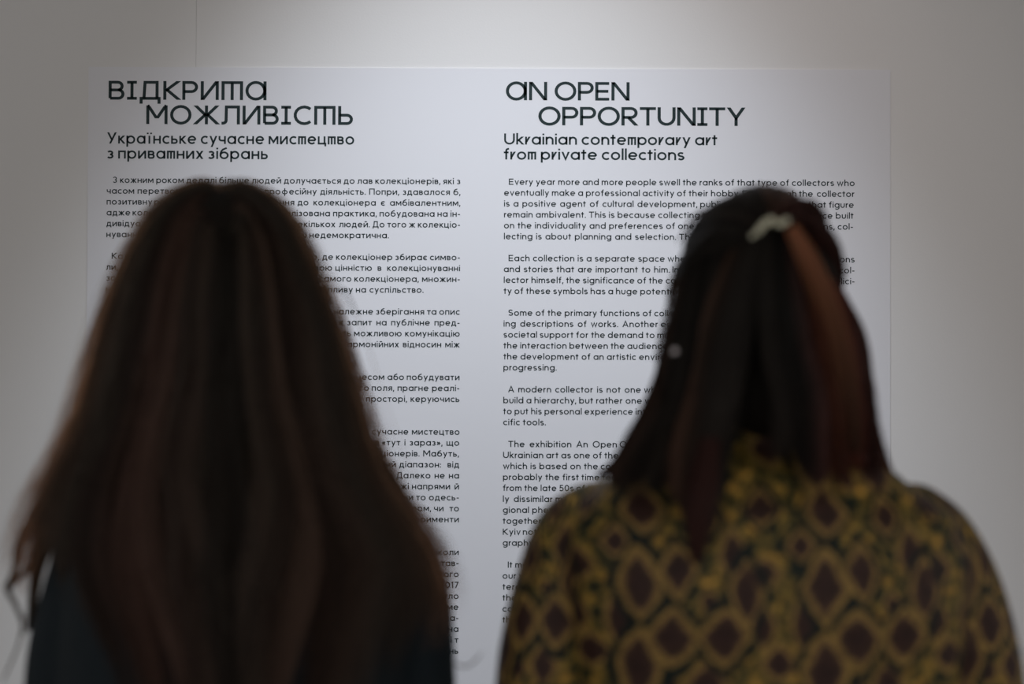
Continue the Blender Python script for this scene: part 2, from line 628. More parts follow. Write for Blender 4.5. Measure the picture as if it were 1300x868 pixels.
def build_text(parent, name, items, cap, sp=62, track=1.0, label=None):
    """items: (text, x0 px, x1 px, baseline py)"""
    mb = MB()
    for text, x0, x1, py, lead, tail in items:
        text_line(mb, text, x0, x1, py, cap, sp, True, track, LOG, lead, tail)
    o = mb.build(name, M_ink, parent, smooth=False)
    if label:
        o['label'] = label
    return o


LOG = []
U0X, U0Y = 136.0, 229.8
CX = lambda px, py: colx(px, py)


def fixed(text, x0, x1, base, cap, name, parent, sp=62):
    """one display line fitted exactly between two pixel columns"""
    mb = MB()
    z = zpix(base, (x0 + x1) / 2)
    s = cap * PXM / 700
    X0, X1 = at(x0, base, WALL_Y).x, at(x1, base, WALL_Y).x
    words = text.split()
    nat = sum(word_w(w, sp) for w in words) + (len(words) - 1) * 260
    tr = (X1 - X0) / (nat * s)
    LOG.append(('track', round(tr, 3), text))
    X = X0
    for w in words:
        put_word(mb, w, X, z, s, sp, INK_Y, tr)
        X += (word_w(w, sp) + 260) * s * tr
    return mb


def join_mb(*ms):
    r = MB()
    for m in ms:
        r.add(m.v, m.f)
    return r


# --- titles
join_mb(fixed('В③④⑪Р⑤②①', 138.2, 339.0, 127.0, 23.9, '', ua, 95),
        fixed('⑥О⑦⑧⑤В③С②⑨', 186.0, 449.0, 158.2, 23.9, '', ua, 95)).build('heading', M_ink, ua, False)
join_mb(fixed('Українське сучасне мис⑩ец⑩во', 136.5, 449.8, 183.0, 14.3, '', ua, 90),
        fixed('з прива⑩них зібрань', 136.0, 340.3, 201.8, 14.3, '', ua, 90)).build('subheading', M_ink, ua, False)
join_mb(fixed('①N OPEN', 642.5, 799.0, 127.6, 23.4, '', en, 55),
        fixed('OPPORTUN③TY', 683.5, 946.0, 159.6, 23.4, '', en, 55)).build('heading', M_ink, en, False)
join_mb(fixed('Uk⑫ainian con⑬e⑩po⑫a⑫y a⑫⑬'.replace('⑬', 't'), 640.0, 910.5, 184.0, 14.0, '', en, 80),
        fixed('f⑫o⑩ p⑫ivate collections', 639.5, 868.6, 203.0, 14.0, '', en, 80)).build('subheading', M_ink, en, False)

# --- body text, on a common line grid
UA = {0: 'З кожним роком дедалі більше людей долучається до лав колекціонерів, які з',
      1: 'часом перетворюють це на професійну діяльність. Попри, здавалося б,',
      2: 'позитивну роль, ставлення до колекціонера є амбівалентним,',
      3: 'адже колекціонування – це локалізована практика, побудована на ін-',
      4: 'дивідуальному смаку та волі декількох людей. До того ж колекціо-',
      5: 'нування є вибіркове та в основі недемократична.',
      7: 'Кожна колекція – це окреме місто, де колекціонер збирає симво-',
      8: 'ли, що є для нього особливою цінністю в колекціонуванні',
      9: 'зокрема. Важлива є роль самого колекціонера, множин-',
      10: 'ність символів має силу впливу на суспільство.',
      12: 'Одна з головних функцій – це належне зберігання та опис',
      13: 'творів. Важливий також запит на публічне пред-',
      14: 'ставлення колекцій, що робить можливою комунікацію',
      15: 'митця та глядача і розвиток гармонійних відносин між',
      16: 'ними усіма.',
      18: 'Сучасний колекціонер не хоче керувати процесом або побудувати',
      19: 'ієрархію, а радше, стоячи всередині цього поля, прагне реалі-',
      20: 'зувати особистий досвід у власному просторі, керуючись',
      21: 'своїми методами.',
      23: 'Виставка «Відкрита можливість» розглядає сучасне мистецтво',
      24: 'України як одну з тем приватного зібрання «тут і зараз», що',
      25: 'спирається на досвід та смак колекціонерів. Мабуть,',
      26: 'вперше можна побачити настільки широкий діапазон: від',
      27: 'творів кінця п’ятдесятих до сьогодення. Далеко не на'.replace('’', ''),
      28: 'кожній виставці можна поруч побачити схожі напрями й',
      29: 'несхожі явища: чи то київська школа, чи то одесь-',
      30: 'ка, поєднані одним спільним простором, чи то',
      31: 'закарпатська, чи то рідкісні фотоексперименти',
      32: 'різних років.',
      34: 'Варто додати, що деякі з цих робіт ще ніколи',
      35: 'не були показані широкій публіці на вистав-',
      36: 'ках, тож це нагода побачити їх уперше, окрім того',
      37: 'всього одна робота була показана у 2017',
      38: 'році в межах великого проєкту, і це було',
      39: 'справжньою подією для міста, адже саме',
      40: 'тоді глядачі могли побачити живопис, гра-',
      41: 'фіку та скульптуру, а ще велика частина',
      42: 'архіву стала доступною для всіх, хто хоче і т',
      43: 'бажає зрозуміти та відчути мистецтво і сьогодень'}
UA_END = {5: 492, 10: 539, 16: 205, 21: 262, 32: 230}
UA_INDENT = {0: 7.5, 7: 7, 12: 7, 18: 7, 23: 7, 34: 7}
EN = {0: 'Every year more and more people swell the ranks of that type of collectors who',
      1: 'eventually make a professional activity of their hobby. Even though the collector',
      2: 'is a positive agent of cultural development, public attitudes to that figure',
      3: 'remain ambivalent. This is because collecting is a localised practice built',
      4: 'on the individuality and preferences of one or several persons, col-',
      5: 'lecting is about planning and selection. This is undemocratic.',
      7: 'Each collection is a separate space where a collector gathers emotions',
      8: 'and stories that are important to him. In collecting, besides the col-',
      9: 'lector himself, the significance of the collection and the multiplici-',
      10: 'ty of these symbols has a huge potential to influence society.',
      12: 'Some of the primary functions of collections are the storage and mak-',
      13: 'ing descriptions of works. Another equally important part is the',
      14: 'societal support for the demand to make art public, so it enables',
      15: 'the interaction between the audience and the artists, and it helps',
      16: 'the development of an artistic environment that keeps on always',
      17: 'progressing.',
      19: 'A modern collector is not one who aims to manage a process or',
      20: 'build a hierarchy, but rather one who acts inside the field and aims',
      21: 'to put his personal experience into the public space, with his spe-',
      22: 'cific tools.',
      24: 'The exhibition An Open Opportunity presents modern',
      25: 'Ukrainian art as one of the themes of a private collection',
      26: 'which is based on the concept of here and now. It is',
      27: 'probably the first time that a wide range of works',
      28: 'from the late 50s of the last century is shown with entire-',
      29: 'ly dissimilar movements and styles, such as the various re-',
      30: 'gional phenomena of one city or another city, all brought',
      31: 'together in a single space, from the schools of Odesa and',
      32: 'Kyiv not seen before to the rare experiments in photo-',
      33: 'graphy of those years.',
      35: 'It must be added that several works are shown to all of',
      36: 'our visitors for the first time, and one of the works has in-',
      37: 'terested many people since it was seen in a project of',
      38: 'the past years. It was a real event for the city, and one',
      39: 'could see the paintings, the drawings and the sculpture',
      40: 'that had been kept in the archive for a long time before.'}
EN_END = {5: 992, 10: 988, 17: 706, 22: 694, 33: 770}
EN_INDENT = {0: 6, 7: 6, 12: 6, 19: 6, 24: 6.5, 35: 6.5}


def blocks(d):
    out, cur, last = [], [], None
    for n in sorted(d):
        if last is not None and n != last + 1:
            out.append(cur)
            cur = []
        cur.append(n)
        last = n
    out.append(cur)
    return out


# (words, px of their end) from the left; (words, px of their start) from the right
EN_LEAD = {1: (8, 939), 2: (7, 885), 3: (6, 888), 4: (6, 856.7), 5: (6, 858), 7: (6, 843.8), 8: (7, 850), 9: (6, 841.4),
           10: (7, 809), 12: (6, 827), 13: (5, 835.3), 14: (6, 830.8), 15: (4, 792.8), 16: (5, 807.2), 19: (6, 813.5),
           20: (6, 814.7), 21: (5, 803.4), 24: (4, 783), 25: (5, 763.9), 26: (5, 759), 27: (3, 734.8), 28: (5, 742.5),
           29: (2, 701.6), 30: (1, 672.5), 32: (1, 659.5)}
EN_TAIL = {1: (2, 1014), 2: (1, 1052), 3: (1, 1060.7), 4: (1, 1063)}
UA_LEAD = {0: (3, 233.6), 1: (1, 171), 2: (1, 192), 3: (1, 164.8), 8: (1, 150.5)}
UA_TAIL = {0: (7, 320), 1: (5, 336), 2: (4, 378), 3: (4, 423), 4: (5, 430.6), 5: (1, 393), 7: (4, 409.4), 8: (3, 425.9),
           9: (2, 450), 10: (2, 451.9), 12: (3, 477.2), 13: (4, 440.6), 14: (2, 449.6), 15: (3, 436), 18: (2, 492),
           19: (3, 472), 20: (2, 464.7), 23: (1, 523), 24: (4, 484.8), 25: (1, 537.3), 26: (2, 507), 27: (3, 503.4),
           28: (2, 523), 29: (2, 528.4), 30: (2, 551)}


def column(parent, D, ends, indents, leads, tails, xl, xr, y0, pitch, cap, track):
    XL = at(xl, y0, WALL_Y).x / PXM + 650
    XR = at(xr, y0, WALL_Y).x / PXM + 650
    Z0 = at((xl + xr) / 2, y0, WALL_Y).z
    for blk in blocks(D):
        items = []
        for n in blk:
            py = y0 + n * pitch
            z = Z0 - n * pitch * PXM
            fix = lambda t: (t[0], at(t[1], py, WALL_Y).x / PXM + 650) if t else None
            x1 = XL + ends[n] - xl if n in ends else XR
            items.append((D[n], XL + indents.get(n, 0), x1, z, fix(leads.get(n)), fix(tails.get(n))))
        build_text(parent, 'paragraph', items, cap, 100, track)


column(ua, UA, UA_END, UA_INDENT, UA_LEAD, UA_TAIL, 136.0, 584.5, 233.0, 13.83, 7.8, 1.085)
column(en, EN, EN_END, EN_INDENT, EN_LEAD, EN_TAIL, 640.0, 1084.6, 235.4, 13.87, 7.8, 1.09)

# ------------------------------------------------------------------ the two women
P_Y = 1.42                       # where they stand, metres from the camera
MPP = P_Y / FX


def P(px, py, dy=0.0):
    """world point seen at the pixel, dy in front of (+) or behind (-) the women's own plane"""
    return at(px, py, P_Y + dy)


def zp(py, dy=0.0):
    return at(650, py, P_Y + dy).z


M_skin = mat('skin', (0.55, 0.36, 0.28), 0.5, 0.35, **{'Subsurface Weight': 0.08})
M_eye = mat('eye', (0.8, 0.8, 0.78), 0.15, 0.5)
M_navy = mat('navy_cloth', (0.007, 0.012, 0.016), 0.8, 0.25)
noise_bump(M_navy, 60, 0.5, 0.004, 3)
M_trouser = mat('dark_trouser_cloth', (0.02, 0.02, 0.024), 0.85, 0.2)
M_shoe = mat('shoe_leather', (0.02, 0.018, 0.016), 0.4, 0.4)
M_pearl = mat('clip_pearl', (0.66, 0.63, 0.47), 0.3, 0.5)
M_metal = mat('clip_metal', (0.6, 0.58, 0.5), 0.3, 0.5, Metallic=1.0)


def hair_mat(name, rough=0.5, transl=0.25, sat=1.0):
    m = bpy.data.materials.new(name)
    m.use_nodes = True
    nt = m.node_tree
    b = nt.nodes['Principled BSDF']
    out = nt.nodes['Material Output']
    at_ = nt.nodes.new('ShaderNodeAttribute')
    at_.attribute_name = 'tone'
    nt.links.new(at_.outputs['Color'], b.inputs['Base Color'])
    b.inputs['Roughness'].default_value = rough
    b.inputs['Specular IOR Level'].default_value = 0.16
    tr = nt.nodes.new('ShaderNodeBsdfTranslucent')
    g = nt.nodes.new('ShaderNodeMix')
    g.data_type = 'RGBA'
    g.blend_type = 'MULTIPLY'
    g.inputs[0].default_value = 1
    g.inputs[7].default_value = (1.8, 1.5, 1.3, 1)
    nt.links.new(at_.outputs['Color'], g.inputs[6])
    nt.links.new(g.outputs[2], tr.inputs['Color'])
    mx = nt.nodes.new('ShaderNodeMixShader')
    mx.inputs[0].default_value = transl
    nt.links.new(b.outputs[0], mx.inputs[1])
    nt.links.new(tr.outputs[0], mx.inputs[2])
    nt.links.new(mx.outputs[0], out.inputs[0])
    return m


M_hair = hair_mat('hair_strand')
M_scalp = mat('hair_mass', (0.012, 0.009, 0.007), 0.8, 0.1)


# ---- body
def make_body(name, X, z_top, arms):
    """one continuous figure facing +Y, feet on the floor; local frame: origin between the feet"""
    m = MB()
    H0 = z_top / 1.665
    q = lambda x, y, z: Vector((x, y, z)) * H0
    # trunk
    rows = [(0.86, .0, .0, .150, .150, .105, .090), (0.93, .0, .0, .168, .168, .115, .095), (1.02, .0, .0, .140, .140, .095, .095),
            (1.08, .0, .0, .125, .125, .085, .095), (1.16, .0, .0, .138, .138, .09, .10), (1.24, .0, .0, .155, .155, .098, .108),
            (1.31, .0, -.005, .150, .150, .090, .085), (1.355, .0, -.01, .140, .140, .078, .065), (1.385, .0, -.01, .085, .085, .06, .05),
            (1.405, .0, -.005, .055, .055, .052, .05)]
    m.loft([tuple(v * H0 for v in r) for r in rows], 28, 2.2)
    m.tube([q(0, -.012, 1.37), q(0, -.004, 1.44), q(0, .008, 1.50)], [.054, .051, .052])
    # head: skull, face, jaw, nose, lips, brow, ears
    m.ball(q(0, .000, 1.565), (.073, .093, .090))
    m.ball(q(0, .030, 1.520), (.060, .064, .082))
    m.ball(q(0, .062, 1.468), (.030, .026, .022))
    m.ball(q(0, .050, 1.565), (.060, .044, .052))
    m.tube([q(0, .090, 1.562), q(0, .104, 1.535), q(0, .110, 1.522)], [.0075, .0095, .0125], 10, 3)
    m.ball(q(0, .090, 1.490), (.020, .011, .0050))
    m.ball(q(0, .087, 1.480), (.017, .011, .0055))
    m.ball(q(.032, .074, 1.577), (.022, .012, .006))
    m.ball(q(-.032, .074, 1.577), (.022, .012, .006))
    for s_ in (-1, 1):
        m.ball(q(s_ * .074, .008, 1.540), (.009, .017, .030))
        m.ball(q(s_ * .040, .058, 1.522), (.020, .024, .020))
        # arms hang by the sides, elbows a little bent
        path = [P(x, y, dy) - Vector((X, P_Y, 0)) for x, y, dy, r in arms[0 if s_ < 0 else 1]]
        wr = path[-1] + (path[-1] - path[-2]).normalized() * 0.035
        m.tube([q(s_ * .10, -.005, 1.31)] + path + [wr], [.036] + [max(.021, r - .012) for x, y, dy, r in arms[0 if s_ < 0 else 1]] + [.019], 14, 4)
        # hand: palm and five fingers, slightly curled
        w_ = lambda x, y, z: wr + Vector((x, y, z)) * H0
        m.tube([wr, w_(-s_ * .001, .020, -.040), w_(-s_ * .003, .035, -.080)], [(.020, .017), (.016, .034), (.013, .036)], 14, 3)
        for k, (dy, ln, r) in enumerate(((.030, .066, .0078), (.010, .075, .0082), (-.010, .070, .0080), (-.029, .056, .0070))):
            b = w_(-s_ * .003, .037 + dy, -.083)
            m.tube([b, b + q(-s_ * .002, .012, -ln * .42), b + q(-s_ * .010, .016, -ln * .75), b + q(-s_ * .022, .014, -ln * .98)],
                   [r, r * .95, r * .88, r * .75], 9, 3)
        b = w_(-s_ * .005, .047, -.033)
        m.tube([b, b + q(-s_ * .014, .026, -.022), b + q(-s_ * .022, .034, -.050)], [.011, .0095, .0080], 9, 3)
        # legs
        m.tube([q(s_ * .080, .0, .88), q(s_ * .088, .004, .70), q(s_ * .090, .012, .48), q(s_ * .090, -.006, .34), q(s_ * .088, -.012, .10)],
               [.085, .076, .052, .050, .036], 16, 4)
        m.tube([q(s_ * .088, -.025, .045), q(s_ * .092, .05, .038), q(s_ * .098, .13, .025)], [.034, (.034, .032), (.036, .020)], 14, 3)
    o = m.fused(name, M_skin, 0.0052, None, 3, loc=(X, P_Y, 0))
    for s_ in (-1, 1):
        e = MB()
        e.ball(q(s_ * .030, .0795, 1.556), (.0125 * H0, .0125 * H0, .0062 * H0), 14, 10)
        ey = e.build('eye', M_eye, o)
        e = MB()
        e.ball(q(s_ * .030, .0895, 1.556), (.0048 * H0, .0032 * H0, .0048 * H0), 12, 8)
        e.build('iris', M_shoe, ey)
    return o


def trousers_shoes(body, k):
    m = MB()
    q = lambda x, y, z: (x * k, y * k, z * k)
    m.loft([tuple(v * k for v in r) for r in [(0.80, 0, 0, .165, .165, .12, .10), (0.90, 0, 0, .178, .178, .127, .104), (1.0, 0, 0, .158, .158, .11, .106), (1.05, 0, 0, .142, .142, .1, .106)]], 24, 2.2)
    for s_ in (-1, 1):
        m.tube([q(s_ * .085, 0, .86), q(s_ * .092, .004, .68), q(s_ * .094, .010, .46), q(s_ * .094, -.004, .30), q(s_ * .092, -.01, .09)],
               [.095, .086, .066, .062, .056], 16, 4)
    m.fused('trousers', M_trouser, 0.009, body, 3)
    for s_ in (-1, 1):
        h_ = MB()
        h_.tube([q(s_ * .090, -.045, .052), q(s_ * .090, -.01, .055), q(s_ * .094, .06, .047), q(s_ * .100, .15, .036)],
                [(.036, .036), (.042, .048), (.044, .040), (.044, .026)], 18, 4)
        h_.tube([q(s_ * .090, -.04, .014), q(s_ * .094, .06, .014), q(s_ * .100, .155, .014)], [(.040, .014), (.045, .014), (.046, .014)], 18, 3)
        h_.fused('shoe', M_shoe, 0.006, body, 2)


# ---- hair
class Strands:
    def __init__(self, seed):
        self.rng = np.random.default_rng(seed)
        self.v, self.f, self.c, self.n = [], [], [], 0

    def add(self, pts, rad, cols):
        """pts (N,K,3), rad (N,), cols (N,K,3) -> three-sided tapering tubes"""
        N, K, _ = pts.shape
        T = np.gradient(pts, axis=1)
        T /= np.linalg.norm(T, axis=2, keepdims=True) + 1e-9
        ref = np.array([0.31, 0.87, 0.11])
        a = np.cross(T, ref)
        a /= np.linalg.norm(a, axis=2, keepdims=True) + 1e-9
        b = np.cross(T, a)
        t = np.linspace(0, 1, K)
        tap = np.minimum(1.0, 0.55 + t * 4) * np.where(t > 0.75, 1 - (t - 0.75) * 3.2, 1)
        R = rad[:, None] * tap[None, :]
        ring = []
        for j in range(3):
            th = 2 * math.pi * j / 3
            ring.append(pts + (a * math.cos(th) + b * math.sin(th)) * R[..., None])
        V = np.stack(ring, axis=2)                     # N,K,3,3
        C = np.repeat(cols[:, :, None, :], 3, axis=2)
        idx = (self.n + np.arange(N * K * 3)).reshape(N, K, 3)
        fs = []
        for j in range(3):
            k = (j + 1) % 3
            fs.append(np.stack([idx[:, :-1, j], idx[:, :-1, k], idx[:, 1:, k], idx[:, 1:, j]], axis=-1).reshape(-1, 4))
        self.v.append(V.reshape(-1, 3))
        self.c.append(C.reshape(-1, 3))
        self.f.append(np.concatenate(fs))
        self.n += N * K * 3

    def build(self, name, m, parent):
        V = np.concatenate(self.v) - np.array(parent_origin(parent))
        F = np.concatenate(self.f)
        C = np.concatenate(self.c)
        me = bpy.data.meshes.new(name)
        me.vertices.add(len(V))
        me.vertices.foreach_set('co', V.astype(np.float32).ravel())
        me.loops.add(len(F) * 4)
        me.loops.foreach_set('vertex_index', F.astype(np.int32).ravel())
        me.polygons.add(len(F))
        me.polygons.foreach_set('loop_start', np.arange(0, len(F) * 4, 4, dtype=np.int32))
        me.polygons.foreach_set('loop_total', np.full(len(F), 4, dtype=np.int32))
        me.polygons.foreach_set('use_smooth', np.ones(len(F), dtype=bool))
        at_ = me.color_attributes.new('tone', 'FLOAT_COLOR', 'POINT')
        at_.data.foreach_set('color', np.concatenate([C, np.ones((len(C), 1))], axis=1).astype(np.float32).ravel())
        me.materials.append(m)
        me.update(calc_edges=True)
        o = bpy.data.objects.new(name, me)
        COL.objects.link(o)
        o.parent = parent
        o['kind'] = 'stuff'
        return o


def parent_origin(o):
    x = Vector((0, 0, 0))
    while o:
        x += o.location
        o = o.parent
    return x


def catmull(pts, K):
    """K points along a Catmull-Rom curve"""
    p = np.array([tuple(q) for q in pts], float)
    n = len(p)
    out = []
    for u in np.linspace(0, n - 1, K):
        i = min(int(u), n - 2)
        t = u - i
        p0, p1, p2, p3 = p[max(i - 1, 0)], p[i], p[i + 1], p[min(i + 2, n - 1)]
        out.append(0.5 * (2 * p1 + (p2 - p0) * t + (2 * p0 - 5 * p1 + 4 * p2 - p3) * t * t + (3 * p1 - p0 - 3 * p2 + p3) * t ** 3))
    return np.array(out)


def patch(st, guides, n, cols, K=20, jit=0.006, depth=0.010, clump=9, cl_amp=0.004, wave=0.003, rad=0.00045, endj=0.12, ctr=None, startj=0.03, drop=None, vg=0.5):
    """strands spread between the guide curves; cols: list of (u, rgb) along the spread"""
    rng = st.rng
    M = 32
    Gd = np.array([catmull(g, M) for g in guides])               # g, M, 3
    ng = len(guides)
    u = np.sort(rng.random(n))
    if drop == 'arc':                                # even spread over the half round, thin at the edges
        u = np.sort(0.5 + np.arcsin(rng.random(n) * 2 - 1) / math.pi)
        keep = (rng.random(n) < np.clip((0.5 - np.abs(u - 0.5)) * 9 + 0.18, 0, 1))
        u = u[keep]
        n = len(u)
    # sideways interpolation of the guides
    lay = rng.random(n) ** 1.5
    pts = np.zeros((n, K, 3))
    c_pos = np.linspace(0, 1, ng)
    if ctr is None:
        ctr = Gd.reshape(-1, 3).mean(axis=0) + np.array([0, 0.12, 0])
    ph = rng.random((clump + 2, 3)) * 6.28
    fr = 0.6 + rng.random((clump + 2, 3)) * 1.2
    ce = rng.random(clump + 2)
    for i in range(n):
        x = u[i] * (ng - 1)
        k = min(int(x), ng - 2)
        t = x - k
        g0, g1, g2, g3 = Gd[max(k - 1, 0)], Gd[k], Gd[k + 1], Gd[min(k + 2, ng - 1)]
        L = 0.5 * (2 * g1 + (g2 - g0) * t + (2 * g0 - 5 * g1 + 4 * g2 - g3) * t * t + (3 * g1 - g0 - 3 * g2 + g3) * t ** 3)
        e = 1 - rng.random() * endj - 0.10 * ce[int(u[i] * clump)] * (endj > 0)
        s0 = rng.random() * startj
        q = np.linspace(s0, e, K) * (M - 1)
        qi = np.minimum(q.astype(int), M - 2)
        qt = (q - qi)[:, None]
        pts[i] = L[qi] * (1 - qt) + L[qi + 1] * qt
    v = np.linspace(0, 1, K)[None, :]
    out = pts - ctr
    out[:, :, 2] *= 0.15
    out /= np.linalg.norm(out, axis=2, keepdims=True) + 1e-9
    ci = np.minimum((u * clump), clump - 1e-6)
    cid = ci.astype(int)
    wv = wave * np.sin(6.28 * fr[cid][:, None, 0] * v * 1.6 + ph[cid][:, None, 0]) * v
    ridge = cl_amp * (np.abs(np.sin(math.pi * ci)) ** 0.7)[:, None] * np.minimum(1, v * 3)
    off = (ridge - depth * lay[:, None])
    pts += out * off[..., None]
    lat = np.stack([out[..., 1] * -1, out[..., 0], np.zeros_like(out[..., 0])], axis=-1)
    pts += lat * wv[..., None]
    # strands gather towards the middle of their lock lower down
    jr = rng.normal(size=(n, 1, 3)) * jit * (0.35 + 0.65 * v[..., None])
    jr2 = rng.normal(size=(n, 1, 3)) * jit * 0.8
    pts += jr * np.array([1, 0.7, 0.3]) + jr2 * np.sin(v[..., None] * (3 + 4 * rng.random((n, 1, 1)))) * v[..., None]
    us = [c_[0] for c_ in cols]
    base = np.stack([np.interp(u, us, [c_[1][j] for c_ in cols]) for j in range(3)], axis=1)
    tone = (0.45 + 1.1 * rng.random(clump + 2))[cid] * (0.7 + 0.6 * rng.random(n))
    C = base[:, None, :] * tone[:, None, None] * np.maximum(0.25, 0.85 + vg * v[..., None])
    C = C * np.array([1.0, 0.97, 0.97]) ** (3 * v[..., None])
    st.add(pts, np.full(n, rad) * (0.8 + 0.5 * rng.random(n)), C)
    return Gd, ctr


def mass(name_mb, guides, inset, M=14, sub=3, ctr=None, end=0.9):
    """the body of the hair under a patch: a thick curved sheet"""
    Gd = np.array([catmull(g, 40) for g in guides])
    if ctr is None:
        ctr = Gd.reshape(-1, 3).mean(axis=0) + np.array([0, 0.12, 0])
    ng = len(guides)
    us = np.linspace(0, ng - 1, (ng - 1) * sub + 1)
    rows = []
    for x in us:
        k = min(int(x), ng - 2)
        t = x - k
        g0, g1, g2, g3 = Gd[max(k - 1, 0)], Gd[k], Gd[k + 1], Gd[min(k + 2, ng - 1)]
        L = 0.5 * (2 * g1 + (g2 - g0) * t + (2 * g0 - 5 * g1 + 4 * g2 - g3) * t * t + (3 * g1 - g0 - 3 * g2 + g3) * t ** 3)
        rows.append(L[np.linspace(0, 39 * end, M).astype(int)])
    R = np.array(rows)
    out = R - ctr
    out[:, :, 2] *= 0.15
    out /= np.linalg.norm(out, axis=2, keepdims=True) + 1e-9
    taper = np.linspace(1, 0.5, M)[None, :, None]
    a = R - out * inset
    b = a - out * 0.012 * taper
    nu, nv = R.shape[:2]
    v = [tuple(p) for p in a.reshape(-1, 3)] + [tuple(p) for p in b.reshape(-1, 3)]
    o2 = nu * nv
    f = []
    for i in range(nu - 1):
        for j in range(nv - 1):
            p, q_, r__, s_ = i * nv + j, (i + 1) * nv + j, (i + 1) * nv + j + 1, i * nv + j + 1
            f.append((p, q_, r__, s_))
            f.append((o2 + s_, o2 + r__, o2 + q_, o2 + p))
    for i in range(nu - 1):
        f.append((i * nv, o2 + i * nv, o2 + (i + 1) * nv, (i + 1) * nv))
        f.append((i * nv + nv - 1, (i + 1) * nv + nv - 1, o2 + (i + 1) * nv + nv - 1, o2 + i * nv + nv - 1))
    for j in range(nv - 1):
        f.append((j, j + 1, o2 + j + 1, o2 + j))
        k = (nu - 1) * nv
        f.append((k + j, o2 + k + j, o2 + k + j + 1, k + j + 1))
    name_mb.add(v, f)


def lock(st, pts, radii, n, col, K=22, turns=0.0, rad=0.00045, fray=0.0, fade=0.0):
    """a free lock or rope of strands round one path"""
    rng = st.rng
    c_ = catmull(pts, K)
    T = np.gradient(c_, axis=0)
    T /= np.linalg.norm(T, axis=1, keepdims=True)
    a = np.cross(T, np.array([0.1, 1, 0.05]))
    a /= np.linalg.norm(a, axis=1, keepdims=True) + 1e-9
    b = np.cross(T, a)
    r = np.interp(np.linspace(0, 1, K), np.linspace(0, 1, len(radii)), radii)
    v = np.linspace(0, 1, K)
    th = rng.random(n)[:, None] * 6.28 + turns * 6.28 * v[None, :]
    rr = np.sqrt(rng.random(n))[:, None] * r[None, :] * (1 + fray * v[None, :] * rng.random((n, 1)))
    p = c_[None] + a[None] * (np.cos(th) * rr)[..., None] + b[None] * (np.sin(th) * rr)[..., None]
    tone = 0.6 + 0.8 * rng.random((n, 1, 1))
    C = np.array(col)[None, None, :] * tone * (1 - fade * v)[None, :, None]
    st.add(p, np.full(n, rad), C)


def world_mb(mb, origin):
    r = MB()
    r.v = [(p[0] - origin[0], p[1] - origin[1], p[2] - origin[2]) for p in mb.v]
    r.f = mb.f
    return r
#LEFT
# ---- the woman with long loose hair and a dark jacket
ARMS_A = [[(160, 672, 0, .043), (134, 690, 0, .046), (116, 745, 0, .046), (101, 800, 0, .046), (92, 853, 0, .046), (86, 960, 0, .044), (84, 1055, -.004, .043), (92, 1160, .04, .040), (96, 1270, .085, .036)],
         [(452, 672, 0, .043), (494, 704, 0, .046), (515, 768, 0, .046), (521, 850, 0, .045), (526, 960, 0, .044), (528, 1055, -.004, .043), (524, 1160, .04, .040), (520, 1270, .085, .036)]]
A_X = P(287, 400).x
A_TOP = zp(236) - 0.012
woman = make_body('person', A_X, A_TOP, ARMS_A)
tag(woman, 'person with long loose brown wavy hair and dark navy jacket, seen from behind', 'person')
kA = A_TOP / 1.665
trousers_shoes(woman, kA)
OA = parent_origin(woman)


def garment(name, m, body, cx, rows, arms, collar, voxel=0.0065, smooth_n=3):
    """rows: (py, left px, right px, depth back, depth front); arms: list of (px, py, dy, radius)"""
    mb = MB()
    O = parent_origin(body)
    rr = []
    for py, xl, xr, db, df in rows:
        a, b = P(xl, py), P(xr, py)
        c0 = P(cx, py)
        rr.append(((a.z + b.z) / 2, c0.x - O.x, -0.012, c0.x - a.x, b.x - c0.x, db, df + (0.028 if py > 600 else 0.016)))
    mb.loft(list(reversed(rr)), 36, 2.35)
    for arm in arms:
        mb.tube([P(x, y, dy) - O for x, y, dy, r in arm], [r for x, y, dy, r in arm], 18, 5)
    if collar:
        mb.tube([P(x, y, dy) - O for x, y, dy, r in collar], [r for x, y, dy, r in collar], 20, 4)
    return mb.fused(name, m, voxel, body, smooth_n)


garment('jacket', M_navy, woman, 309,
        [(575, 270, 345, .050, .045), (600, 235, 385, .070, .055), (622, 170, 445, .088, .07), (645, 134, 474, .10, .085),
         (680, 110, 508, .112, .10), (760, 94, 536, .118, .118), (868, 86, 532, .112, .115), (1000, 110, 508, .105, .11), (1100, 104, 514, .115, .115), (1170, 92, 526, .125, .12)],
        ARMS_A,
        [(290, 560, -.01, .055), (292, 600, -.015, .064)])

# outline of the hair, px: (row, left edge, right edge)
HL = [(233, 262, 306), (240, 238, 326), (262, 207, 348), (300, 186, 374), (340, 166, 390), (375, 152, 404), (410, 141, 417), (450, 129, 428),
      (500, 117, 443), (535, 105, 454), (570, 88, 465), (600, 68, 479), (640, 46, 509), (680, 30, 544), (720, 20, 567), (755, 22, 574),
      (800, 40, 575), (868, 60, 572), (960, 80, 555), (1080, 100, 520)]
DEP = [(233, .045), (262, .085), (300, .105), (340, .116), (400, .122), (480, .118), (560, .120), (640, .138), (760, .150), (868, .152), (1080, .150)]


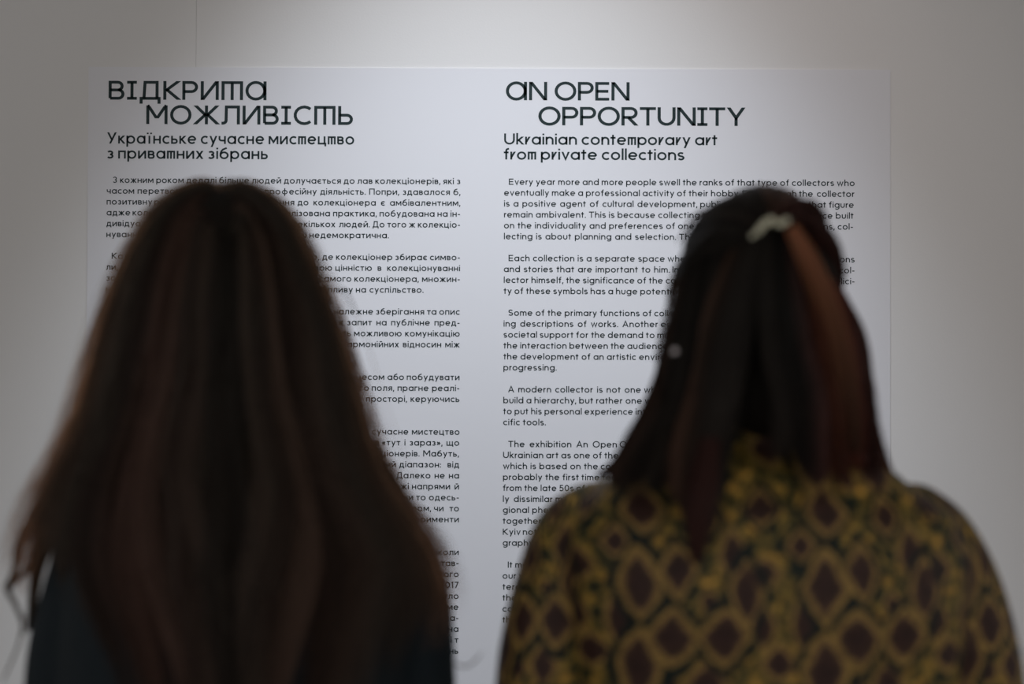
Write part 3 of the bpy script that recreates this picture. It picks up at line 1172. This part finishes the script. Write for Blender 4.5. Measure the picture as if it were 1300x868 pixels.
def hair_point(s_, py):
    """s_ from -1 (left edge) to 1 (right edge), at image row py"""
    rows = [r[0] for r in HL]
    l = np.interp(py, rows, [r[1] for r in HL])
    r = np.interp(py, rows, [r[2] for r in HL])
    d = np.interp(py, [q[0] for q in DEP], [q[1] for q in DEP])
    mid = 287 + (min(max(py - 560, 0), 300) / 300) * 10
    p_ = 1 + max(0.0, min(1.0, (py - 590) / 280)) * 0.9
    k = math.copysign(abs(math.sin(s_ * math.pi / 2)) ** p_, s_)
    x = mid + (k * (r - mid) if k > 0 else k * (mid - l))
    back = -d * math.cos(s_ * math.pi / 2) ** 0.8
    if py > 600:                                     # the outer locks ride over the shoulders
        t = min((py - 600) / 120, 1) * (abs(s_) > 0.6) * (abs(s_) - 0.6) / 0.4
        back -= 0.025 * t * (1 if s_ > 0 else 0.4)
    return x, back


def guideA(s_, end, shrink=0.0):
    g = []
    # from the parting on top of the head, over the lobe, and down
    a = abs(s_)
    part_dy = -0.095 * (1 - a) ** 0.6 + 0.01
    p0x = 281.5 + math.copysign(1.5, s_)
    rows = [252, 275, 300, 340, 380, 420, 470, 520, 570, 620, 670, 720, 770, 830, 900, 980, 1060]
    z0y = 236 + 42 * (1 - a) ** 1.6
    g.append(P(p0x, z0y + 18, part_dy))
    if a > 0.3:
        g.append(P(281.5 + math.copysign(9, s_), z0y + 1, part_dy * .95))
        g.append(P(281.5 + math.copysign(24, s_), z0y - 5, part_dy * .9))
    for py in rows:
        if py < z0y + 8:
            continue
        if py > end:
            break
        x, back = hair_point(s_, py)
        x += (290 - x) * shrink * min(1, max(0, (py - 430) / 120))
        g.append(P(x, py, back))
    x, back = hair_point(s_, end)
    g.append(P(x, end, back))
    return g


stA = Strands(11)
ends = {-1.0: 765, -.92: 775, -.84: 725, -.76: 705, -.66: 730, -.52: 930, -.38: 1060, -.2: 1080, 0: 1085, .2: 1080, .38: 1050, .52: 960, .64: 880, .74: 840, .84: 820, .92: 790, 1.0: 765}
SA = sorted(ends)
gA = [guideA(s_, ends[s_]) for s_ in SA]
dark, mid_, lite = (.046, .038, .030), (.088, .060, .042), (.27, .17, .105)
ctrA = np.array(P(290, 600, 0.0))
massA = MB()
mass(massA, [guideA(q, ends[q], 0.10) for q in SA], 0.014, M=26, sub=3, ctr=np.array([ctrA[0], P_Y, 1.3]), end=0.93)
massA.ball(tuple(Vector((A_X, P_Y - 0.013, 1.580 * kA))), (.079, .093, .090), 28, 18)
hairA = world_mb(massA, OA).build('hair', M_scalp, woman)
nA = len(gA)
colsA = [(0, lite), (.08, (.20, .11, .065)), (.18, mid_), (.27, dark), (.38, (.085, .048, .036)), (.5, dark), (.62, (.08, .050, .036)), (.72, dark), (.82, mid_), (.92, (.20, .115, .07)), (1, lite)]  # paler tones at both edges paint the wall's backlight into the hair colour
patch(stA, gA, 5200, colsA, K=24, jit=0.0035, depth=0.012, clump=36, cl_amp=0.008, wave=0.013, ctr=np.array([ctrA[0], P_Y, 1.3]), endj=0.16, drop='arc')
# loose edge hair, the two sides in the same painted backlit rim tone
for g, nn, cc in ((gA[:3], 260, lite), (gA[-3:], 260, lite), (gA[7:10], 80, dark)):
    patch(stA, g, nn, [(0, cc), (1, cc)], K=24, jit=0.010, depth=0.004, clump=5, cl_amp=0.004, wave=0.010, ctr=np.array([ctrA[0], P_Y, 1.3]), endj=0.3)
for pts, rd, nn in [([(75, 600, 0), (48, 650, .0), (25, 690, 0), (22, 712, 0), (14, 735, 0), (8, 746, 0), (20, 768, 0), (28, 790, 0), (30, 806, 0)], [.006, .005, .0022, .0018, .001], 60),
                    ([(60, 640, 0), (46, 690, -.01), (36, 720, 0), (14, 742, 0), (12, 752, 0)], [.006, .004, .003, .0015], 50),
                    ([(88, 620, -.02), (62, 680, -.03), (48, 720, -.02), (42, 760, -.01), (36, 800, 0)], [.01, .008, .005, .002], 110),
                    ([(30, 780, 0), (24, 815, 0), (12, 845, 0), (2, 866, 0)], [.0012, .0012, .0008, .0005], 8),
                    ([(470, 560, -.02), (500, 620, -.03), (534, 680, -.03), (556, 725, -.02), (568, 775, -.01)], [.008, .008, .006, .003], 120),
                    ([(578, 842, -.01), (590, 846, 0), (602, 840, 0), (612, 828, 0)], [.0008, .0008, .0006, .0004], 6),
                    ([(425, 365, 0), (440, 372, .01), (452, 400, .01)], [.0008, .0008, .0004], 5)]:
    lock(stA, [P(*q) for q in pts], rd, nn, mid_, fray=0.4)
stA.build('hair_strands', M_hair, hairA)
#RIGHT

# ---- the woman in the snake-patterned blouse
ARMS_B = [[(790, 660, 0, .043), (740, 680, 0, .048), (712, 745, 0, .047), (694, 830, 0, .0485), (688, 900, 0, .048), (686, 1050, -.006, .048), (700, 1160, .04, .044), (712, 1275, .085, .034)],
         [(1138, 658, 0, .044), (1178, 690, 0, .048), (1211, 752, 0, .048), (1232, 830, 0, .048), (1240, 900, 0, .048), (1244, 1050, -.006, .048), (1232, 1160, .04, .044), (1222, 1275, .085, .034)]]
B_X = P(966, 400).x
B_TOP = zp(243) - 0.012
woman2 = make_body('person', B_X, B_TOP, ARMS_B)
tag(woman2, 'person in mustard snakeskin-patterned blouse with dark hair half pinned up by a pearl clip', 'person')
kB = B_TOP / 1.665
trousers_shoes(woman2, kB)
OB = parent_origin(woman2)


def snake_material():
    m = bpy.data.materials.new('snake_print')
    m.use_nodes = True
    nt = m.node_tree
    N = nt.nodes.new
    L = nt.links.new
    b = nt.nodes['Principled BSDF']
    b.inputs['Roughness'].default_value = 0.6
    b.inputs['Specular IOR Level'].default_value = 0.25
    at_ = N('ShaderNodeAttribute')
    at_.attribute_name = 'print_uv'
    # wobble
    no = N('ShaderNodeTexNoise')
    no.inputs['Scale'].default_value = 0.022
    no.inputs['Detail'].default_value = 2
    L(at_.outputs['Vector'], no.inputs['Vector'])
    sb = N('ShaderNodeVectorMath'); sb.operation = 'SUBTRACT'
    sb.inputs[1].default_value = (0.5, 0.5, 0.5)
    L(no.outputs['Color'], sb.inputs[0])
    sc = N('ShaderNodeVectorMath'); sc.operation = 'MULTIPLY_ADD'
    sc.inputs[1].default_value = (16, 16, 0)
    L(sb.outputs[0], sc.inputs[0])
    L(at_.outputs['Vector'], sc.inputs[2])
    TW, TH = 230.0, 262.0
    D = [  # centre px, half width, half height, outlined
        (790, 647, 19, 22, 1), (710, 645, 20, 12, 0), (756, 688, 13, 15, 1), (786, 739, 20, 33, 1), (832, 721, 16, 25, 1),
        (917, 747, 16, 32, 1), (827, 805, 23, 27, 1), (889, 803, 22, 26, 1), (786, 845, 21, 38, 1), (760, 787, 14, 28, 0),
        (728, 833, 17, 18, 0), (708, 722, 17, 17, 0), (706, 788, 13, 24, 0), (868, 863, 19, 22, 0), (900, 700, 15, 26, 0),
        (868, 655, 14, 18, 1), (940, 642, 13, 17, 1), (872, 760, 10, 12, 0), (826, 868, 10, 14, 0)]
    mins = {0: None, 1: None}
    for cx, cy, hw, hh, ol in D:
        s1 = N('ShaderNodeVectorMath'); s1.operation = 'SUBTRACT'
        s1.inputs[1].default_value = (cx, cy, 0)
        L(sc.outputs[0], s1.inputs[0])
        w = N('ShaderNodeVectorMath'); w.operation = 'WRAP'
        w.inputs[1].default_value = (TW / 2, TH / 2, 1)
        w.inputs[2].default_value = (-TW / 2, -TH / 2, -1)
        L(s1.outputs[0], w.inputs[0])
        dv = N('ShaderNodeVectorMath'); dv.operation = 'MULTIPLY'
        dv.inputs[1].default_value = (1 / hw, 1 / hh, 0)
        L(w.outputs[0], dv.inputs[0])
        ab = N('ShaderNodeVectorMath'); ab.operation = 'ABSOLUTE'
        L(dv.outputs[0], ab.inputs[0])
        dt = N('ShaderNodeVectorMath'); dt.operation = 'DOT_PRODUCT'
        dt.inputs[1].default_value = (0.5, 0.5, 0)
        L(ab.outputs[0], dt.inputs[0])
        ln = N('ShaderNodeVectorMath'); ln.operation = 'LENGTH'
        L(dv.outputs[0], ln.inputs[0])
        sm = N('ShaderNodeMath'); sm.operation = 'MULTIPLY_ADD'
        sm.inputs[1].default_value = 0.5
        L(ln.outputs['Value'], sm.inputs[0])
        L(dt.outputs['Value'], sm.inputs[2])
        for key in ([0, 1] if ol else [0]):
            if mins[key] is None:
                mins[key] = sm.outputs[0]
            else:
                mn = N('ShaderNodeMath'); mn.operation = 'MINIMUM'
                L(mins[key], mn.inputs[0])
                L(sm.outputs[0], mn.inputs[1])
                mins[key] = mn.outputs[0]
    # ground: mustard with ochre and dark green blots
    n1 = N('ShaderNodeTexNoise'); n1.inputs['Scale'].default_value = 0.062; n1.inputs['Detail'].default_value = 2.0
    L(at_.outputs['Vector'], n1.inputs['Vector'])
    r1 = N('ShaderNodeValToRGB')
    e = r1.color_ramp.elements
    e[0].position = 0.36; e[0].color = (.012, .020, .012, 1)
    e[1].position = 0.70; e[1].color = (.70, .36, .07, 1)
    for pos, col in ((0.43, (.03, .035, .014, 1)), (0.48, (.16, .115, .028, 1)), (0.56, (.27, .175, .036, 1)), (0.63, (.48, .27, .05, 1))):
        q = e.new(pos); q.color = col
    L(n1.outputs[0], r1.inputs[0])
    # rings of the lozenges
    r0 = N('ShaderNodeValToRGB')
    e = r0.color_ramp.elements
    e[0].position = 0.0; e[0].color = (.038, .016, .013, 1)
    e[1].position = 1.0; e[1].color = (.22, .14, .032, 1)
    for pos, col in ((0.40, (.055, .024, .016, 1)), (0.50, (.10, .055, .028, 1)), (0.56, (.28, .165, .055, 1)), (0.70, (.36, .22, .058, 1)), (.80, (.17, .11, .03, 1))):
        q = e.new(pos); q.color = col
    dm = N('ShaderNodeMath'); dm.operation = 'MULTIPLY'; dm.inputs[1].default_value = 0.5
    L(mins[0], dm.inputs[0])
    L(dm.outputs[0], r0.inputs[0])
    fade = N('ShaderNodeMapRange')
    fade.inputs['From Min'].default_value = 1.50
    fade.inputs['From Max'].default_value = 1.66
    L(mins[0], fade.inputs['Value'])
    mx = N('ShaderNodeMix'); mx.data_type = 'RGBA'
    L(fade.outputs[0], mx.inputs[0])
    L(r0.outputs[0], mx.inputs[6])
    L(r1.outputs[0], mx.inputs[7])
    # dark outline band round some lozenges, broken by noise
    band = N('ShaderNodeMath'); band.operation = 'SUBTRACT'; band.inputs[1].default_value = 1.74
    L(mins[1], band.inputs[0])
    ab = N('ShaderNodeMath'); ab.operation = 'ABSOLUTE'
    L(band.outputs[0], ab.inputs[0])
    n2 = N('ShaderNodeTexNoise'); n2.inputs['Scale'].default_value = 0.03
    L(at_.outputs['Vector'], n2.inputs['Vector'])
    ad = N('ShaderNodeMath'); ad.operation = 'MULTIPLY_ADD'; ad.inputs[1].default_value = -0.6; 
    L(n2.outputs[0], ad.inputs[0]); L(ab.outputs[0], ad.inputs[2])
    mr = N('ShaderNodeMapRange')
    mr.inputs['From Min'].default_value = -0.02
    mr.inputs['From Max'].default_value = -0.12
    L(ad.outputs[0], mr.inputs['Value'])
    mx2 = N('ShaderNodeMix'); mx2.data_type = 'RGBA'
    mx2.inputs[7].default_value = (.006, .012, .009, 1)
    L(mr.outputs[0], mx2.inputs[0])
    L(mx.outputs[2], mx2.inputs[6])
    n4 = N('ShaderNodeTexNoise'); n4.inputs['Scale'].default_value = 0.10; n4.inputs['Detail'].default_value = 3
    L(at_.outputs['Vector'], n4.inputs['Vector'])
    mr4 = N('ShaderNodeMapRange')
    mr4.inputs['From Min'].default_value = 0.35
    mr4.inputs['From Max'].default_value = 0.65
    mr4.inputs['To Min'].default_value = 0.45
    mr4.inputs['To Max'].default_value = 1.10
    L(n4.outputs[0], mr4.inputs['Value'])
    hs = N('ShaderNodeHueSaturation')
    L(mr4.outputs[0], hs.inputs['Value'])
    L(mx2.outputs[2], hs.inputs['Color'])
    L(hs.outputs[0], b.inputs['Base Color'])
    # soft cloth folds
    tc = N('ShaderNodeTexCoord')
    mp = N('ShaderNodeMapping'); mp.inputs['Scale'].default_value = (1.0, 1.0, 0.35)
    L(tc.outputs['Object'], mp.inputs[0])
    n3 = N('ShaderNodeTexNoise'); n3.inputs['Scale'].default_value = 16; n3.inputs['Detail'].default_value = 2
    L(mp.outputs[0], n3.inputs['Vector'])
    bp = N('ShaderNodeBump'); bp.inputs['Strength'].default_value = 0.7; bp.inputs['Distance'].default_value = 0.012
    L(n3.outputs[0], bp.inputs['Height'])
    L(bp.outputs[0], b.inputs['Normal'])
    return m


M_snake = snake_material()
blouse = garment('blouse', M_snake, woman2, 968,
        [(560, 930, 1008, .052, .045), (572, 896, 1064, .060, .05), (582, 850, 1104, .072, .055), (596, 795, 1130, .082, .06), (612, 765, 1146, .090, .065), (628, 735, 1172, .100, .078),
         (650, 714, 1200, .108, .09), (690, 708, 1216, .116, .11), (760, 712, 1218, .120, .122), (868, 724, 1204, .115, .118), (1000, 748, 1188, .108, .112), (1100, 736, 1200, .118, .115), (1165, 724, 1212, .128, .12)],
        ARMS_B,
        [(968, 512, -.012, .049), (968, 560, -.014, .053), (968, 600, -.016, .066)])
# the print runs round the body: arc length sideways, height upwards, in print units
me = blouse.data
co = np.empty(len(me.vertices) * 3)
me.vertices.foreach_get('co', co)
co = co.reshape(-1, 3)
ea, eb = 0.262, 0.125
tt = np.linspace(0, math.pi, 400)
arc = np.concatenate([[0], np.cumsum(np.hypot(ea * np.cos((tt[1:] + tt[:-1]) / 2), eb * np.sin((tt[1:] + tt[:-1]) / 2)) * np.diff(tt))])
cxb = P(968, 700).x - OB.x
th = np.arctan2(np.abs(co[:, 0] - cxb) / ea, -(co[:, 1] + 0.012) / eb)
sgn = np.sign(co[:, 0] - cxb)
rr_ = np.hypot((co[:, 0] - cxb) / ea, (co[:, 1] + 0.012) / eb)
U = np.interp(th, tt, arc) * np.clip(rr_, 0.0, 1.6) * sgn
U = np.where(np.abs(th) < 1.1, co[:, 0] - cxb, U)
U = np.where(np.abs(th) > 2.04, sgn * 2 * np.interp(math.pi / 2, tt, arc) - (co[:, 0] - cxb), U)
up = 968 + U * FX / 1.31
vp = 461 - (co[:, 2] - 1.5) * FX / 1.31
uvw = np.stack([up, vp, np.zeros(len(up))], axis=1)
pa = me.attributes.new('print_uv', 'FLOAT_VECTOR', 'POINT')
pa.data.foreach_set('vector', uvw.astype(np.float32).ravel())

# hair
stB = Strands(23)
ink, mah, cop = (.030, .025, .021), (.070, .030, .025), (.33, .115, .065)
brn = (.085, .048, .033)
ctrB = np.array([P(966, 400).x, P_Y, 1.5])
W2 = lambda gs: [[P(*q) for q in g] for g in gs]
back_l = W2([[(935, 303, -.100), (905, 380, -.105), (884, 470, -.102), (866, 560, -.118), (850, 628, -.140)],
             [(952, 294, -.112), (928, 380, -.120), (908, 470, -.115), (893, 560, -.124), (884, 640, -.140), (880, 700, -.142)],
             [(970, 290, -.116), (955, 380, -.126), (945, 460, -.120), (930, 530, -.118), (910, 600, -.134), (893, 706, -.143)]])
back_r = W2([[(970, 290, -.116), (966, 380, -.126), (975, 460, -.120), (987, 530, -.118), (990, 590, -.130)],
             [(985, 292, -.113), (992, 380, -.124), (1000, 460, -.118), (1012, 530, -.118), (1020, 618, -.138)],
             [(1000, 297, -.108), (1016, 380, -.115), (1032, 460, -.110), (1044, 540, -.116), (1052, 620, -.136)]])
low_l = W2([[(864, 330, -.005), (857, 400, .0), (848, 450, 0), (836, 505, -.01), (806, 556, -.03), (772, 612, -.07)],
            [(874, 330, -.05), (866, 400, -.055), (858, 460, -.06), (842, 520, -.07), (818, 575, -.09), (784, 632, -.12)],
            [(890, 322, -.080), (880, 400, -.088), (872, 470, -.088), (858, 545, -.095), (838, 600, -.118), (808, 642, -.138)],
            [(915, 315, -.098), (900, 400, -.102), (888, 480, -.102), (872, 560, -.112), (854, 640, -.144)]])
low_r = W2([[(1004, 298, -.100), (1024, 340, -.106), (1038, 400, -.108), (1048, 470, -.104), (1055, 540, -.112), (1058, 620, -.134)],
            [(1020, 308, -.085), (1045, 360, -.085), (1062, 420, -.084), (1072, 490, -.082), (1078, 560, -.095), (1082, 622, -.120)],
            [(1040, 325, -.055), (1066, 380, -.050), (1082, 430, -.048), (1090, 500, -.050), (1096, 560, -.072), (1108, 618, -.10)],
            [(1056, 345, -.01), (1076, 390, -.01), (1091, 430, .0), (1098, 490, -.005), (1106, 545, -.03), (1128, 612, -.07)]])
top = W2([[(864, 358, .04), (868, 330, -.02), (885, 314, -.068), (915, 306, -.098), (952, 298, -.116)],
          [(866, 320, .04), (881, 294, -.02), (906, 284, -.068), (930, 284, -.098), (962, 290, -.118)],
          [(880, 290, .04), (894, 272, -.01), (914, 264, -.055), (944, 268, -.09), (970, 285, -.117)],
          [(910, 264, .04), (924, 254, .0), (938, 250, -.045), (958, 260, -.085), (976, 283, -.116)],
          [(945, 250, .05), (958, 240, .0), (966, 240, -.045), (974, 254, -.085), (982, 282, -.115)],
          [(985, 250, .05), (986, 240, .0), (986, 244, -.045), (986, 258, -.08), (987, 281, -.113)],
          [(1014, 262, .05), (1010, 251, .0), (1004, 251, -.045), (1000, 262, -.08), (992, 282, -.112)],
          [(1038, 285, .04), (1032, 272, .0), (1022, 268, -.045), (1014, 270, -.078), (998, 285, -.108)]])
massB = MB()
for g in (back_l, back_r, low_l, low_r):
    mass(massB, g, 0.012, M=14, sub=3, ctr=ctrB, end=0.86)
ctrT = np.array(P(966, 350, 0.0))
massB.ball(tuple(Vector((B_X - .002, P_Y - .013, 1.574 * kB))), (.074, .093, .088), 28, 18)
massB.ball(tuple(P(972, 492, -.050)), (.040, .040, .052), 20, 12)
hairB = world_mb(massB, OB).build('hair', M_scalp, woman2)
patch(stB, low_l, 1500, [(0, brn), (.4, ink), (1, ink)], jit=.0035, depth=.014, clump=9, cl_amp=.006, wave=.005, ctr=ctrB, endj=.15)
patch(stB, low_r, 1700, [(0, cop), (.35, (.30, .09, .055)), (.7, mah), (1, (.20, .075, .05))], vg=-0.45, jit=.0035, depth=.014, clump=9, cl_amp=.006, wave=.005, ctr=ctrB, endj=.15)
patch(stB, back_l, 1200, [(0, brn), (.5, ink), (1, ink)], jit=.003, depth=.012, clump=7, cl_amp=.006, wave=.004, ctr=ctrB, endj=.10)
patch(stB, back_r, 1100, [(0, ink), (.6, ink), (1, mah)], jit=.003, depth=.012, clump=7, cl_amp=.006, wave=.004, ctr=ctrB, endj=.15)
patch(stB, top, 2200, [(0, ink), (.5, ink), (.6, brn), (1, mah)], K=16, jit=.002, depth=.010, clump=16, cl_amp=.005, wave=.002, ctr=ctrT, endj=0.0)
# side rolls twisted back to the clip
lock(stB, [P(*q) for q in [(1053, 376, .02), (1054, 345, -.02), (1044, 314, -.05), (1024, 291, -.078), (1002, 286, -.112)]], [.011, .015, .017, .016, .008], 620, mah, turns=1.3)
lock(stB, [P(*q) for q in [(1036, 292, .03), (1034, 281, -.02), (1024, 270, -.058), (1008, 271, -.09), (992, 283, -.114)]], [.010, .013, .014, .012, .007], 420, mah, turns=1.0)
lock(stB, [P(*q) for q in [(870, 372, .02), (875, 345, -.02), (888, 324, -.062), (912, 306, -.096), (954, 296, -.118)]], [.011, .013, .014, .013, .008], 520, ink, turns=1.2)
lock(stB, [P(*q) for q in [(1004, 288, -.118), (1020, 318, -.118), (1036, 355, -.112), (1051, 400, -.104), (1064, 450, -.1), (1074, 510, -.098), (1080, 575, -.11)]], [.006, .009, .011, .013, .014, .013, .010], 300, (.40, .165, .085), turns=.15, fade=.85)
lock(stB, [P(*q) for q in [(900, 560, -.125), (892, 620, -.143), (886, 660, -.148), (884, 715, -.146)]], [.012, .014, .012, .004], 420, mah, turns=.1)
for pts, rd, nn in [([(842, 470, -.01), (828, 510, 0), (806, 552, -.01), (782, 588, -.02), (764, 602, -.03), (757, 604, -.03)], [.008, .008, .006, .004, .0015], 120),
                    ([(836, 500, -.02), (815, 560, -.04), (785, 600, -.05), (775, 612, -.05)], [.008, .008, .006, .002], 130),
                    ([(1100, 510, 0), (1112, 560, -.02), (1124, 590, -.03), (1134, 604, -.03)], [.006, .006, .004, .001], 50),
                    ([(1098, 440, 0), (1108, 520, 0), (1116, 580, -.01), (1140, 612, -.02)], [.002, .003, .003, .001], 12),
                    ([(862, 330, 0), (852, 360, .01), (850, 380, .01), (858, 400, 0)], [.002, .003, .003, .001], 24),
                    ([(905, 262, 0), (880, 276, .01), (860, 310, .01)], [.001, .002, .001], 10),
                    ([(858, 350, .02), (846, 400, .02), (834, 460, .01)], [.001, .003, .004], 10)]:
    lock(stB, [P(*q) for q in pts], rd, nn, brn, fray=.4)
stB.build('hair_strands', M_hair, hairB)

# pearl clip over the gathered hair
clip = MB()
cp = [P(*q) for q in [(953, 302, -.128), (966, 290, -.132), (978, 280, -.134), (990, 283, -.131), (1002, 281, -.126)]]
clip.tube([p - OB for p in cp], [.0009] * 5, 8, 4)
hc = clip.build('hair_clip', M_metal, hairB)
hc['label'] = 'bent metal hair clip set with pale pearls'
bead0 = None
for x, y, r in [(956, 299, .0024), (962, 294, .0030), (967, 288, .0036), (973, 282, .0036), (979, 279, .0034), (986, 284, .0030), (992, 284, .0032), (998, 280, .0034)]:
    if bead0 is None:
        b_ = MB()
        b_.ball((0, 0, 0), 1.0, 12, 8)
        bead0 = b_.build('pearl', M_pearl, clip_parent if False else hc)
        o = bead0
    else:
        o = bead0.copy()
        COL.objects.link(o)
    o.scale = (r, r, r)
    o.location = P(x, y, -.1345) - OB
# earring
ear = MB()
ear.ball(P(857, 446, -.085) - OB, .0033, 12, 8)
ear.tube([P(857, 446, -.085) - OB, P(862, 432, -.05) - OB, P(868, 420, .0) - OB], [.0007] * 3, 6, 2)
ear.build('earring', mat('earring_pearl', (0.70, 0.62, 0.62), 0.25, 0.6), woman2)
